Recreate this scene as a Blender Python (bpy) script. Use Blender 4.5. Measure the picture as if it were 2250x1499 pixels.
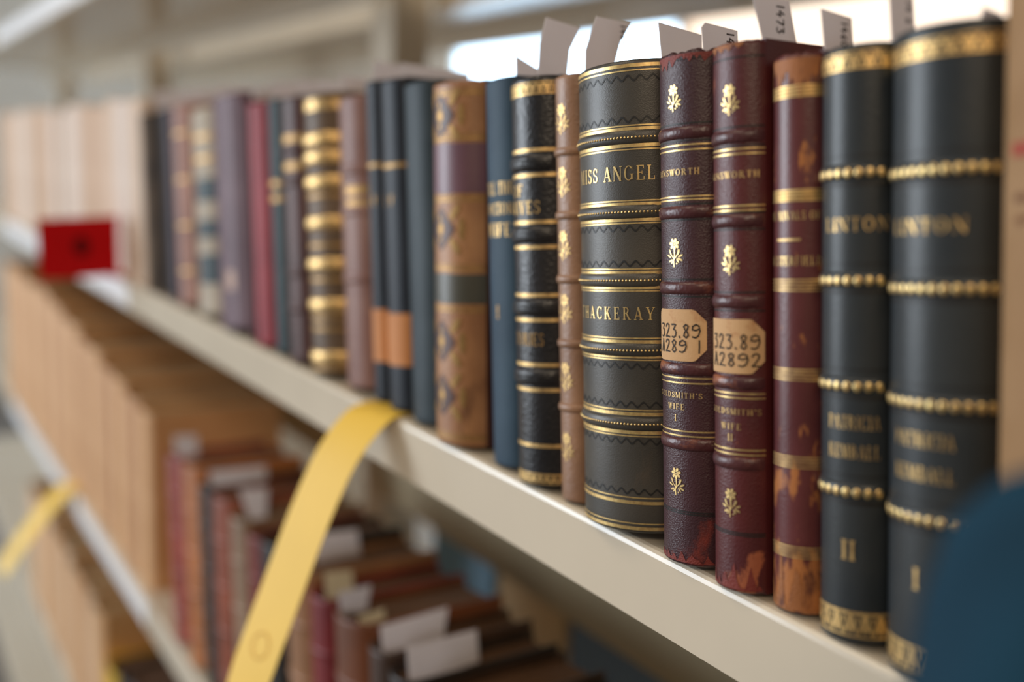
import bpy, math, random
from mathutils import Matrix, Vector, noise as mnoise

for o in list(bpy.data.objects): bpy.data.objects.remove(o)
scene = bpy.context.scene
COL = scene.collection

# ------------------------------------------------------------------ camera
cam_d = bpy.data.cameras.new('camera'); cam = bpy.data.objects.new('camera', cam_d); COL.objects.link(cam)
RX = ((0.542604, 0.167731, -0.823072), (0.839062, -0.062230, 0.540464), (0.039433, -0.983867, -0.174503))
M = Matrix(((RX[0][0], -RX[0][1], -RX[0][2], 0.317711),
            (RX[1][0], -RX[1][1], -RX[1][2], -0.247367),
            (RX[2][0], -RX[2][1], -RX[2][2], 0.142162),
            (0, 0, 0, 1)))
cam.matrix_world = M
cam_d.sensor_width = 36.0; cam_d.lens = 2245.0 * 36.0 / 2250.0
cam_d.clip_start = 0.01; cam_d.clip_end = 60
cam_d.dof.use_dof = True; cam_d.dof.focus_distance = 0.372; cam_d.dof.aperture_fstop = 3.3
cam_d.dof.aperture_blades = 0
scene.camera = cam

# ------------------------------------------------------------------ world and lights
world = bpy.data.worlds.new('world'); scene.world = world; world.use_nodes = True
bg = world.node_tree.nodes['Background']; bg.inputs[0].default_value = (1.0, 0.90, 0.78, 1); bg.inputs[1].default_value = 0.13

def area(name, loc, target, sx, sy, power, color):
    d = bpy.data.lights.new(name, 'AREA'); d.shape = 'RECTANGLE'; d.size = sx; d.size_y = sy
    d.energy = power; d.color = color
    o = bpy.data.objects.new(name, d); COL.objects.link(o); o.location = loc
    o.rotation_euler = (Vector(target) - Vector(loc)).to_track_quat('-Z', 'Y').to_euler()
    return o
area('aisle_window_light', (-3.4, -3.1, 0.45), (-0.2, 0, 0.0), 2.0, 2.2, 165, (0.84, 0.92, 1.0))
area('ceiling_lamp_light', (-0.5, -0.95, 1.45), (-0.1, 0.0, 0.0), 1.2, 0.3, 7, (1.0, 0.84, 0.64))

area('ceiling_lamp_light_b', (1.3, -1.3, 1.2), (0.0, 0.0, 0.0), 1.2, 0.3, 14, (1.0, 0.80, 0.58))

scene.view_settings.view_transform = 'Standard'
scene.view_settings.look = 'None'
scene.view_settings.gamma = 1.0
scene.view_settings.use_curve_mapping = False
scene.view_settings.exposure = 0.0

# ------------------------------------------------------------------ helpers
rnd = random.Random(7)
D2 = math.radians(6.3713)

def srgb(r, g, b):
    def f(c):
        c /= 255.0
        return c / 12.92 if c <= 0.04045 else ((c + 0.055) / 1.055) ** 2.4
    return (f(r), f(g), f(b), 1.0)

class MB:
    def __init__(self): self.v = []; self.f = []
    def add(self, vs, fs):
        b = len(self.v); self.v += [tuple(p) for p in vs]; self.f += [tuple(i + b for i in f) for f in fs]
    def box(self, x0, x1, y0, y1, z0, z1):
        self.add([(x0, y0, z0), (x1, y0, z0), (x1, y1, z0), (x0, y1, z0), (x0, y0, z1), (x1, y0, z1), (x1, y1, z1), (x0, y1, z1)],
                 [(0, 3, 2, 1), (4, 5, 6, 7), (0, 1, 5, 4), (1, 2, 6, 5), (2, 3, 7, 6), (3, 0, 4, 7)])
    def grid(self, rows, closed=False):
        n = len(rows[0]); fs = []
        for i in range(len(rows) - 1):
            for j in range(n if closed else n - 1):
                k = (j + 1) % n
                fs.append((i * n + j, i * n + k, (i + 1) * n + k, (i + 1) * n + j))
        self.add([p for r in rows for p in r], fs)
    def extrude_x(self, prof, x0, x1):
        n = len(prof); vs = [(x0, y, z) for y, z in prof] + [(x1, y, z) for y, z in prof]
        fs = [(i, (i + 1) % n, n + (i + 1) % n, n + i) for i in range(n)] + [tuple(range(n))[::-1], tuple(range(n, 2 * n))]
        self.add(vs, fs)
    def build(self, name, mat, parent=None, smooth=False):
        me = bpy.data.meshes.new(name); me.from_pydata(self.v, [], self.f); me.update()
        if mat: me.materials.append(mat)
        if smooth:
            me.polygons.foreach_set('use_smooth', [True] * len(me.polygons))
        o = bpy.data.objects.new(name, me); COL.objects.link(o)
        if parent: o.parent = parent
        return o

def tag(o, label, cat, group=None):
    o['label'] = label; o['category'] = cat
    if group: o['group'] = group
    return o
def empty(name, loc=(0, 0, 0), roty=0.0):
    o = bpy.data.objects.new(name, None); COL.objects.link(o); o.location = loc; o.rotation_euler = (0, roty, 0)
    o.empty_display_size = 0.02
    return o

# ------------------------------------------------------------------ materials
def nodes_of(name):
    m = bpy.data.materials.new(name); m.use_nodes = True
    nt = m.node_tree; return m, nt, nt.nodes['Principled BSDF']
def plain(name, col, rough=0.5, var=0.06, scale=40.0, metal=0.0, bump=0.0, bscale=400.0, spec=0.5, emit=None, estr=0.0, stretch=(1, 1, 1), trans=0.0):
    m, nt, b = nodes_of(name); N = nt.nodes; L = nt.links
    tc = N.new('ShaderNodeTexCoord'); mp = N.new('ShaderNodeMapping'); mp.inputs['Scale'].default_value = stretch
    L.new(tc.outputs['Object'], mp.inputs['Vector'])
    no = N.new('ShaderNodeTexNoise'); no.inputs['Scale'].default_value = scale; no.inputs['Detail'].default_value = 4
    L.new(mp.outputs['Vector'], no.inputs['Vector'])
    rp = N.new('ShaderNodeValToRGB')
    rp.color_ramp.elements[0].position = 0.3; rp.color_ramp.elements[1].position = 0.72
    rp.color_ramp.elements[0].color = tuple(c * (1 - var) for c in col[:3]) + (1,)
    rp.color_ramp.elements[1].color = tuple(min(1, c * (1 + var)) for c in col[:3]) + (1,)
    L.new(no.outputs['Fac'], rp.inputs['Fac']); L.new(rp.outputs['Color'], b.inputs['Base Color'])
    b.inputs['Roughness'].default_value = rough; b.inputs['Metallic'].default_value = metal
    b.inputs['Specular IOR Level'].default_value = spec
    if trans: 
        b.inputs['Subsurface Weight'].default_value = trans; b.inputs['Subsurface Radius'].default_value = (0.004, 0.003, 0.002)
    if bump:
        n2 = N.new('ShaderNodeTexNoise'); n2.inputs['Scale'].default_value = bscale; n2.inputs['Detail'].default_value = 3
        L.new(mp.outputs['Vector'], n2.inputs['Vector'])
        bp = N.new('ShaderNodeBump'); bp.inputs['Strength'].default_value = bump; bp.inputs['Distance'].default_value = 0.0004
        L.new(n2.outputs['Fac'], bp.inputs['Height']); L.new(bp.outputs['Normal'], b.inputs['Normal'])
    if emit:
        b.inputs['Emission Color'].default_value = emit; b.inputs['Emission Strength'].default_value = estr
    return m

def leather(name, c1, c2, rough=0.42, grain=500.0, gstr=0.35, worn=None, wlo=0.62, whi=0.72, wscale=60.0, wstretch=(1, 1, 0.5), zgrad=None, mott=25.0, spec=0.5):
    """aged leather: two mottled tones, rubbed patches (worn) from noise; zgrad=(z0, z1, amount) more rubbing towards z0"""
    m, nt, b = nodes_of(name); N = nt.nodes; L = nt.links
    tc = N.new('ShaderNodeTexCoord')
    no = N.new('ShaderNodeTexNoise'); no.inputs['Scale'].default_value = mott; no.inputs['Detail'].default_value = 6
    L.new(tc.outputs['Object'], no.inputs['Vector'])
    rp = N.new('ShaderNodeValToRGB'); rp.color_ramp.elements[0].position = 0.35; rp.color_ramp.elements[1].position = 0.68
    rp.color_ramp.elements[0].color = c1; rp.color_ramp.elements[1].color = c2
    L.new(no.outputs['Fac'], rp.inputs['Fac']); out = rp.outputs['Color']
    if worn:
        mp = N.new('ShaderNodeMapping'); mp.inputs['Scale'].default_value = wstretch
        L.new(tc.outputs['Object'], mp.inputs['Vector'])
        n2 = N.new('ShaderNodeTexNoise'); n2.inputs['Scale'].default_value = wscale; n2.inputs['Detail'].default_value = 7; n2.inputs['Roughness'].default_value = 0.62
        L.new(mp.outputs['Vector'], n2.inputs['Vector']); val = n2.outputs['Fac']
        if zgrad:
            sx = N.new('ShaderNodeSeparateXYZ'); L.new(tc.outputs['Object'], sx.inputs[0])
            mr = N.new('ShaderNodeMapRange'); mr.inputs['From Min'].default_value = zgrad[0]; mr.inputs['From Max'].default_value = zgrad[1]
            mr.inputs['To Min'].default_value = zgrad[2]; mr.inputs['To Max'].default_value = 0.0
            L.new(sx.outputs['Z'], mr.inputs['Value'])
            ad = N.new('ShaderNodeMath'); ad.operation = 'ADD'; L.new(val, ad.inputs[0]); L.new(mr.outputs['Result'], ad.inputs[1]); val = ad.outputs[0]
        wr = N.new('ShaderNodeMapRange'); wr.inputs['From Min'].default_value = wlo; wr.inputs['From Max'].default_value = whi
        L.new(val, wr.inputs['Value'])
        mx = N.new('ShaderNodeMix'); mx.data_type = 'RGBA'; L.new(wr.outputs['Result'], mx.inputs['Factor'])
        L.new(out, mx.inputs['A']); mx.inputs['B'].default_value = worn; out = mx.outputs['Result']
    L.new(out, b.inputs['Base Color'])
    b.inputs['Roughness'].default_value = rough; b.inputs['Specular IOR Level'].default_value = spec
    vo = N.new('ShaderNodeTexVoronoi'); vo.inputs['Scale'].default_value = grain
    n3 = N.new('ShaderNodeTexNoise'); n3.inputs['Scale'].default_value = grain * 0.6; n3.inputs['Detail'].default_value = 4
    L.new(tc.outputs['Object'], n3.inputs['Vector']); L.new(tc.outputs['Object'], vo.inputs['Vector'])
    ad = N.new('ShaderNodeMath'); ad.operation = 'ADD'; L.new(vo.outputs['Distance'], ad.inputs[0]); L.new(n3.outputs['Fac'], ad.inputs[1])
    bp = N.new('ShaderNodeBump'); bp.inputs['Strength'].default_value = gstr; bp.inputs['Distance'].default_value = 0.0005
    L.new(ad.outputs[0], bp.inputs['Height']); L.new(bp.outputs['Normal'], b.inputs['Normal'])
    return m

GOLD = plain('gilt', (0.95, 0.61, 0.26), 0.38, 0.25, 600, metal=0.85)
GOLDW = plain('rubbed_gilt', (0.78, 0.50, 0.21), 0.45, 0.38, 320, metal=0.75)
GOLDD = plain('dull_gilt', (0.42, 0.25, 0.09), 0.5, 0.3, 500, metal=0.7)
BLIND = plain('blind_tooling', (0.012, 0.011, 0.010), 0.5)
INK = plain('brown_black_ink', (0.03, 0.018, 0.010), 0.7, 0.3, 900)
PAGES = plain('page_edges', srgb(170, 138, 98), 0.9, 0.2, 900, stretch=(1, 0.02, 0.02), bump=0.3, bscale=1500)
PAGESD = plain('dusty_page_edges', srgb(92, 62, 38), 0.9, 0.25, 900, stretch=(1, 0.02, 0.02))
def paper(name, col):
    m = plain(name, col, 0.8, 0.03, 60, bump=0.1, bscale=900); nt = m.node_tree; N = nt.nodes; L = nt.links
    tr = N.new('ShaderNodeBsdfTranslucent'); tr.inputs[0].default_value = col
    mx = N.new('ShaderNodeMixShader'); mx.inputs[0].default_value = 0.45
    L.new(N['Principled BSDF'].outputs[0], mx.inputs[1]); L.new(tr.outputs[0], mx.inputs[2]); L.new(mx.outputs[0], N['Material Output'].inputs[0])
    return m
PAPER = paper('slip_paper', srgb(236, 230, 230))
PAPERC = paper('cream_slip_paper', srgb(232, 220, 194))
LABELP = leather('aged_paper_label', srgb(204, 160, 112), srgb(216, 176, 130), 0.75, 1500, 0.08, srgb(172, 104, 54), 0.56, 0.80, 130, (1, 1, 1))
ENAMEL = plain('cream_enamel_steel', srgb(214, 202, 182), 0.20, 0.03, 14, bump=0.05, bscale=700)
PANEL = plain('cream_steel_back_panel', srgb(200, 184, 150), 0.5, 0.04, 10)
YELLOW = plain('yellow_card', srgb(246, 204, 78), 0.6, 0.03, 30)
RED = plain('red_card', srgb(204, 4, 14), 0.75, 0.05, 30, spec=0.2)
DARKRED = plain('dark_red_print', srgb(92, 2, 8), 0.8, 0.05, 30, spec=0.2)

# ------------------------------------------------------------------ the setting
Z_SH = [0.335, 0.0, -0.343, -0.686, -1.03]
def struct(name, mb, mat):
    o = mb.build(name, mat); o['kind'] = 'structure'; return o
FLOORM = plain('grey_carpet', srgb(120, 112, 104), 0.95, 0.15, 60)
WALLM = plain('cream_wall_paint', srgb(226, 214, 198), 0.8, 0.03, 6)
CEILM = plain('white_ceiling', srgb(235, 230, 222), 0.9, 0.02, 6)
mb = MB(); mb.box(-6.05, 2.6, -5.0, 2.45, -1.15, -1.10); struct('floor', mb, FLOORM)
mb = MB(); mb.box(-6.05, 2.6, 2.4, 2.45, -1.10, -0.5); mb.box(-6.05, 2.6, 2.4, 2.45, 1.35, 1.85)
for a, b_ in ((-6.05, -4.35), (-2.66, -2.645), (-0.75, 2.6)): mb.box(a, b_, 2.4, 2.45, -0.5, 1.35)
struct('wall_back', mb, WALLM)
mb = MB(); mb.box(-6.05, -6.0, -5.0, 2.45, -1.10, 1.85); struct('wall_left', mb, WALLM)
mb = MB(); mb.box(-6.05, 2.6, 0.1, 2.45, 1.85, 1.90); struct('ceiling', mb, CEILM)
SKYGLASS = plain('daylight_window_glass', (0.6, 0.8, 1.0), 0.3, 0.0, emit=(0.56, 0.78, 1.0, 1), estr=4.6)
BLINDGLASS = plain('sunlit_cream_roller_blind', (0.9, 0.75, 0.6), 0.7, 0.0, emit=(1.0, 0.80, 0.64, 1), estr=1.15)
for i, (a, b_, mt) in enumerate(((-4.35, -2.66, SKYGLASS), (-2.645, -0.75, BLINDGLASS))):
    w_ = empty('window_%d' % (i + 1)); w_['kind'] = 'structure'
    mb = MB(); mb.box(a, b_, 2.42, 2.43, -0.5, 1.35); mb.build('pane', mt, w_)
    mb = MB()
    for q in ((a, a + .02, -.5, 1.35), (b_ - .02, b_, -.5, 1.35), (a, b_, -.5, -.46), (a, b_, 1.31, 1.35)): mb.box(q[0], q[1], 2.39, 2.43, q[2], q[3])
    mb.build('window_frame', WALLM, w_)

# ------------------------------------------------------------------ shelving
FPROF = [(0, -.031), (0, -.0030), (.0004, -.0014), (.0014, -.0004), (.0030, 0), (.232, 0), (.235, -.003), (.235, -.031), (.229, -.031), (.229, -.005), (.008, -.005), (.008, -.031)]
WHITEP = plain('white_label_strip', srgb(246, 246, 248), 0.3, 0.01, 10)  # white for the added lip strips, in place of stronger light there
def shelf_unit(label, xa, xb, posts, panels, strips=()):
    u = empty('steel_shelving_unit', ((xa + xb) / 2, 0.27, -1.10)); tag(u, label, 'shelf')
    def put(o): o.location = (-u.location.x, -u.location.y, -u.location.z)
    for z in Z_SH:
        mb = MB(); mb.extrude_x([(y, zz + z) for y, zz in FPROF], xa, xb)
        o = mb.build('front_shelf', ENAMEL, u); put(o)
        mb = MB(); mb.extrude_x([(0.565 - y, zz + z) for y, zz in FPROF][::-1], xa, xb)
        o = mb.build('rear_shelf', ENAMEL, u); put(o)
    for (p0, p1, z) in strips:  # added white strips that make the shelf lips look more brightly lit
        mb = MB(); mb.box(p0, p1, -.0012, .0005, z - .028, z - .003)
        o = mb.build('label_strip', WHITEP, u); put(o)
    for (p0, p1) in posts:
        mb = MB(); mb.box(p0, p1, .262, .304, -1.10, 1.2)
        o = mb.build('upright', ENAMEL, u); put(o)
    for (p0, p1, z0, z1) in panels:
        mb = MB(); mb.box(p0, p1, .240, .246, z0, z1)
        o = mb.build('back_panel', PANEL, u); put(o)
    return u
shelf_unit('cream steel shelving bay holding the leather volumes and the long yellow strip', -0.738, 0.42, [(-.770, -.715)], [(-.70, .42, -.234, -.034)])
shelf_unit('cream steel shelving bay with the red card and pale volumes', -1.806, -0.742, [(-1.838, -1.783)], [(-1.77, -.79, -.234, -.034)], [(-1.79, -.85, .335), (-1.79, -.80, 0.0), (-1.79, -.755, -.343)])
shelf_unit('cream steel shelving bay at the far left edge of the picture', -2.80, -1.810, [(-2.80, -2.75)], [])

# ------------------------------------------------------------------ lettering (own serif strokes)
T = .17; TH = .06; SH = .055
def Rc(x0, y0, x1, y1): return [(x0, y0), (x1, y0), (x1, y1), (x0, y1)]
def Sl(x0, y0, x1, y1, w): return [(x0, y0), (x0 + w, y0), (x1 + w, y1), (x1, y1)]
def ring(cx, cy, rx, ry, wx, wy, a0, a1, n=14):
    out = []
    for i in range(n):
        p = []
        for a, k in ((a0 + (a1 - a0) * i / n, 0), (a0 + (a1 - a0) * (i + 1) / n, 0), (a0 + (a1 - a0) * (i + 1) / n, 1), (a0 + (a1 - a0) * i / n, 1)):
            a = math.radians(a); p.append((cx + (rx - wx * k) * math.cos(a), cy + (ry - wy * k) * math.sin(a)))
        out.append(p)
    return out
def stem(x, t=T): return [Rc(x, 0, x + t, 1), Rc(x - .07, 0, x + t + .07, SH), Rc(x - .07, 1 - SH, x + t + .07, 1)]
G = {
 'I': (stem(.1), .40),
 'M': (stem(.09, TH) + stem(.80) + [Sl(.08, 1, .42, .02, T), Sl(.46, .02, .80, 1, TH)], 1.12),
 'S': (ring(.33, .735, .27, .265, .12, .07, 25, 270) + ring(.33, .27, .30, .27, .13, .07, 90, -155) + [Rc(.53, .70, .58, .95), Rc(.05, .03, .10, .33)], .72),
 'A': ([Sl(.07, 0, .40, 1, .07), Sl(.66, 0, .36, 1, T), Rc(.18, .28, .66, .34), Rc(0, 0, .26, SH), Rc(.56, 0, .94, SH)], .95),
 'N': (stem(.09, TH) + [Sl(.06, 1, .66, 0, T + .02), Rc(.74, 0, .74 + TH, 1), Rc(.66, 1 - SH, .90, 1)], .95),
 'G': (ring(.45, .5, .42, .51, .15, .06, 40, 320) + [Rc(.66, .06, .82, .42), Rc(.56, .40, .92, .45), Rc(.74, .72, .79, .97)], 1.0),
 'E': (stem(.1) + [Rc(.1, .94, .66, 1), Rc(.1, 0, .70, .06), Rc(.2, .48, .52, .54), Rc(.61, .78, .66, 1), Rc(.65, 0, .70, .24), Rc(.48, .40, .53, .62)], .80),
 'F': (stem(.1) + [Rc(.1, .94, .66, 1), Rc(.2, .48, .52, .54), Rc(.61, .76, .66, 1), Rc(.48, .40, .53, .62)], .76),
 'L': (stem(.1) + [Rc(.1, 0, .66, .06), Rc(.61, 0, .66, .28)], .76),
 'T': ([Rc(.30, 0, .30 + T, 1), Rc(.20, 0, .57, SH), Rc(.02, .94, .75, 1), Rc(.02, .74, .07, 1), Rc(.70, .74, .75, 1)], .82),
 'H': (stem(.09) + stem(.62) + [Rc(.2, .47, .7, .53)], .95),
 'C': (ring(.45, .5, .42, .51, .15, .06, 45, 315) + [Rc(.72, .70, .77, .96), Rc(.72, .06, .77, .28)], .88),
 'K': (stem(.1) + [Sl(.24, .40, .68, 1, .07), Sl(.68, 0, .36, .60, .17), Rc(.56, 1 - SH, .86, 1), Rc(.58, 0, .94, SH)], .98),
 'R': (stem(.1) + ring(.36, .745, .30, .255, .14, .06, 90, -90) + [Rc(.2, .94, .38, 1), Rc(.2, .49, .38, .55), Sl(.66, 0, .36, .5, .17), Rc(.64, 0, .92, SH)], .95),
 'P': (stem(.1) + ring(.36, .735, .32, .265, .14, .06, 90, -90) + [Rc(.2, .94, .38, 1), Rc(.2, .47, .38, .53)], .80),
 'B': (stem(.1) + ring(.36, .755, .27, .245, .13, .06, 90, -90) + ring(.38, .27, .32, .27, .15, .06, 90, -90) + [Rc(.2, .94, .38, 1), Rc(.2, .49, .40, .55), Rc(.2, 0, .4, .06)], .84),
 'D': (stem(.1) + ring(.36, .5, .44, .5, .16, .06, 90, -90) + [Rc(.2, .94, .38, 1), Rc(.2, 0, .38, .06)], .95),
 'O': (ring(.45, .5, .43, .51, .16, .06, 0, 360, 22), .98),
 'W': ([Sl(.30, 0, .05, 1, T), Sl(.36, 0, .56, 1, TH), Sl(.72, 0, .50, 1, T), Sl(.80, 0, 1.0, 1, TH), Rc(-.02, 1 - SH, .32, 1), Rc(.42, 1 - SH, .72, 1), Rc(.9, 1 - SH, 1.15, 1)], 1.2),
 'V': ([Sl(.36, 0, .05, 1, T), Sl(.42, 0, .72, 1, TH), Rc(-.02, 1 - SH, .32, 1), Rc(.6, 1 - SH, .86, 1)], .9),
 'Y': ([Rc(.34, 0, .34 + T, .46), Rc(.24, 0, .62, SH), Sl(.34, .40, .04, 1, T), Sl(.44, .44, .74, 1, .07), Rc(-.03, 1 - SH, .30, 1), Rc(.62, 1 - SH, .90, 1)], .92),
 "'": ([Rc(.06, .72, .20, 1)], .28), ' ': ([], .42), '.': ([Rc(.05, 0, .2, .14)], .25), '-': ([Rc(.05, .45, .55, .53)], .6),
}
def text_polys(txt, gap=.10):
    out = []; x = 0
    for ch in txt:
        g, adv = G[ch]
        out += [[(px + x, py) for px, py in p] for p in g]; x += adv + gap
    return out, x - gap
# handwriting, single-width pen strokes
HW = {
 '1': ([[(.3, 1), (.3, .5), (.28, 0)]], .5),
 '2': ([[(.05, .78), (.14, .95), (.32, 1), (.48, .90), (.47, .68), (.30, .38), (.05, .04), (.30, .06), (.58, .02)]], .66),
 '3': ([[(.06, .96), (.30, .98), (.50, .95), (.26, .60), (.45, .55), (.55, .36), (.48, .12), (.28, .0), (.10, .06)]], .66),
 '4': ([[(.35, 1), (.05, .4), (.6, .42)], [(.42, .65), (.40, 0)]], .66),
 '7': ([[(.05, .9), (.55, .95), (.25, 0)]], .62),
 '0': ([[(.3, 1), (.08, .75), (.08, .3), (.3, 0), (.52, .3), (.52, .75), (.3, 1)]], .62),
 '6': ([[(.5, .95), (.2, .6), (.08, .25), (.3, 0), (.52, .2), (.4, .45), (.12, .35)]], .62),
 '8': ([[(.50, .86), (.30, 1), (.10, .84), (.20, .62), (.42, .42), (.52, .20), (.32, 0), (.10, .16), (.20, .42), (.42, .64), (.50, .86)]], .64),
 '9': ([[(.62, .66), (.34, .56), (.08, .62), (.12, .86), (.38, 1), (.64, .88), (.72, .52), (.58, .16), (.34, .02), (.10, .08)]], .82),
 'A': ([[(.05, 0), (.28, 1), (.50, 0)], [(.12, .36), (.46, .36)]], .60),
 '.': ([[(.08, .10), (.14, 0)]], .30), ' ': ([], .4),
}
def stroke_polys(pts, w):
    out = []
    for (x0, y0), (x1, y1) in zip(pts, pts[1:]):
        l = math.hypot(x1 - x0, y1 - y0) or 1; nx, ny = -(y1 - y0) / l * w / 2, (x1 - x0) / l * w / 2
        ex, ey = (x1 - x0) / l * w * .35, (y1 - y0) / l * w * .35
        out.append([(x0 - ex + nx, y0 - ey + ny), (x0 - ex - nx, y0 - ey - ny), (x1 + ex - nx, y1 + ey - ny), (x1 + ex + nx, y1 + ey + ny)])
    return out
def hand_polys(txt, w=.12, gap=.14):
    out = []; x = 0
    for ch in txt:
        g, adv = HW[ch]
        for pl in g: out += stroke_polys([(px + x, py) for px, py in pl], w)
        x += adv + gap
    return out, x - gap
def ellipse(cx, cy, rx, ry, rot=0, n=10):
    c, s = math.cos(rot), math.sin(rot)
    return [(cx + rx * math.cos(2 * math.pi * i / n) * c - ry * math.sin(2 * math.pi * i / n) * s,
             cy + rx * math.cos(2 * math.pi * i / n) * s + ry * math.sin(2 * math.pi * i / n) * c) for i in range(n)]
def flower_polys():
    """a small daisy with stem and leaves, unit height, centred on 0, from y=0 (stem foot) to 1"""
    out = []
    for k in range(7):
        a = k * 2 * math.pi / 7 + .3
        out.append(ellipse(.165 * math.cos(a), .80 + .15 * math.sin(a), .075, .056, a, 10))
    out += ring(0, .80, .105, .095, .035, .03, 0, 360, 12) + [ellipse(0, .80, .035, .03)]
    out += stroke_polys([(0, .64), (.02, .42), (-.03, .2), (-.01, 0)], .05)
    out += stroke_polys([(-.02, .28), (-.14, .40), (-.22, .58)], .035) + stroke_polys([(0, .26), (.14, .42), (.20, .60)], .035)
    for x, y, rx, ry, r in ((-.20, .50, .13, .045, 2.0), (-.27, .37, .12, .045, 2.7), (-.18, .20, .12, .05, 3.5), (-.10, .15, .08, .04, 4.0),
                            (.20, .50, .13, .050, 1.1), (.29, .38, .12, .050, .4), (.27, .25, .13, .055, -.4), (.17, .20, .10, .045, -.9)):
        out.append(ellipse(x, y, rx * .95, ry * .72, r))
    out += [ellipse(.02, .50, .03, .03), ellipse(.12, .10, .035, .03)]
    return out

# ------------------------------------------------------------------ books
A80 = math.radians(80)
class Book:
    def __init__(self, label, x0, yc, h, w, k, mat, lean=D2, depth=.118, zb=0.0, group=None, pages=None, torn=0.0, board=.0024, boardmat=None, name='book', seg=28, capround=.0012):
        self.w = w; self.h = h; self.s = k * w
        self.root = empty(name, (x0, yc, zb + .0002), -lean); tag(self.root, label, 'book', group)
        n = 120; th = [-A80 + 2 * A80 * i / n for i in range(n + 1)]
        P = [(w / 2 + w / 2 * math.sin(t) / math.sin(A80), self.s * (1 - math.cos(t)) / (1 - math.cos(A80))) for t in th]
        L = [0.0]
        for a, b in zip(P, P[1:]): L.append(L[-1] + math.hypot(b[0] - a[0], b[1] - a[1]))
        self.half = L[-1] / 2; self.P_ = P; self.L_ = [l - self.half for l in L]
        # spine shell
        rows = []
        vl = [0, capround * .5, capround * 1.5, .006] + [h * q for q in (.2, .35, .5, .65, .8)] + [h - .006, h - capround * 1.5, h - capround * .5, h]
        seed = rnd.random() * 50
        def row(v, off, top=False):
            r = []
            for j in range(seg + 1):
                s = -self.half + 2 * self.half * j / seg; vv = v
                if torn and v > h - .004: vv = v - torn * max(0, mnoise.noise((s * 330, seed, 0)) + .25 + .3 * mnoise.noise((s * 900, seed, 3)))
                r.append(self.P(s, vv, off))
            return r
        for v in vl:
            e = min(v, h - v); off = 0.0 if e > capround else -capround * (1 - math.sqrt(max(0, 1 - (1 - e / capround) ** 2)))
            rows.append(row(v, off))
        inner = [row(v, -.0024) for v in (h, 0)]
        mb = MB(); mb.grid(rows + inner + [rows[0]])
        self.spine = mb.build('spine', mat, self.root, True)
        bm_ = boardmat or mat
        for u0 in (0, w - board):
            mb = MB(); mb.box(u0, u0 + board, self.s * .97, depth, 0.0, h); mb.build('cover_board', bm_, self.root)
        mb = MB(); mb.box(board, w - board, self.s * .97, depth - .004, .003, h - .004)
        mb.build('page_block', pages or PAGES, self.root)
    def P(self, s, v, off=0.0):
        s = max(-self.half + 1e-6, min(self.half - 1e-6, s)); L = self.L_
        i = int((s + self.half) / (2 * self.half) * (len(L) - 1)); i = max(0, min(len(L) - 2, i))
        while i > 0 and L[i] > s: i -= 1
        while i < len(L) - 2 and L[i + 1] < s: i += 1
        t = (s - L[i]) / (L[i + 1] - L[i]); a, b = self.P_[i], self.P_[i + 1]
        dx, dy = b[0] - a[0], b[1] - a[1]; l = math.hypot(dx, dy)
        return (a[0] + dx * t + dy / l * off, a[1] + dy * t - dx / l * off, v)
    def strip(self, mb, v, dv, off=.00018, s0=-1, s1=1, n=24):
        rows = [[self.P(self.half * (s0 + (s1 - s0) * j / n), v + q * dv / 2, off) for j in range(n + 1)] for q in (-1, 1)]
        mb.grid(rows)
    def rules(self, specs, mat=GOLD, name='gilt_rule', off=.00018, s0=-.97, s1=.97):
        """specs: list of groups; each group a list of (v, dv) that make one part"""
        for g in specs:
            mb = MB()
            for v, dv in g: self.strip(mb, v, dv, off, s0, s1)
            mb.build(name, mat, self.root, True)
    def band(self, v, half=.0024, height=.0017, mat=None, name='raised_band', n=24, m=8):
        rows = []
        for i in range(m + 1):
            a = math.pi * i / m
            rows.append([self.P(self.half * (-1 + 2 * j / n), v - half * math.cos(a), height * math.sin(a) * (1 - abs(-1 + 2 * j / n) ** 3) - .0001) for j in range(n + 1)])
        mb = MB(); mb.grid(rows); return mb.build(name, mat, self.root, True)
    def decal(self, polys, s0, v0, sc, mat, name, off=.00022, parent=None, sx=None):
        mb = MB(); sx = sx or sc
        for p in polys:
            a = sum(p[i][0] * p[(i + 1) % len(p)][1] - p[(i + 1) % len(p)][0] * p[i][1] for i in range(len(p)))
            if a < 0: p = p[::-1]
            n = len(p)
            if n > 4 and (max(q[0] for q in p) - min(q[0] for q in p)) * sx > .0025:   # follow the curve of the spine
                cx, cy = sum(q[0] for q in p) / n, sum(q[1] for q in p) / n
                pts = list(p) + [((x + cx) / 2, (y + cy) / 2) for x, y in p] + [(cx, cy)]
                fs = [(i, (i + 1) % n, n + (i + 1) % n, n + i) for i in range(n)] + [(n + i, n + (i + 1) % n, 2 * n) for i in range(n)]
            else: pts = p; fs = [tuple(range(n))]
            mb.add([self.P(s0 + x * sx, v0 + y * sc, off) for x, y in pts], fs)
        return mb.build(name, mat, parent or self.root)
    def text(self, txt, cs, v0, size, mat=GOLD, width=None, gap=.10, name='lettering'):
        polys, wd = text_polys(txt, gap); sx = size if width is None else width / wd
        return self.decal(polys, cs - wd * sx / 2, v0, size, mat, name, sx=sx)
    def patch(self, v0, v1, mat, name, s0=-1, s1=1, off=.00025, cut=0.0, parent=None, n=20):
        """a paper or leather label wrapped round the spine; cut = corner cut on the right/left"""
        a, b = s0 * self.half, s1 * self.half; lo = []; hi = []
        for j in range(n + 1):
            s = a + (b - a) * j / n; c = max(0, cut - min(s - a, b - s)) if cut else 0
            lo.append(self.P(s, v0 + c, off)); hi.append(self.P(s, v1 - c, off))
        mb = MB(); mb.grid([lo, hi]); return mb.build(name, mat, parent or self.root, True)
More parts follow.
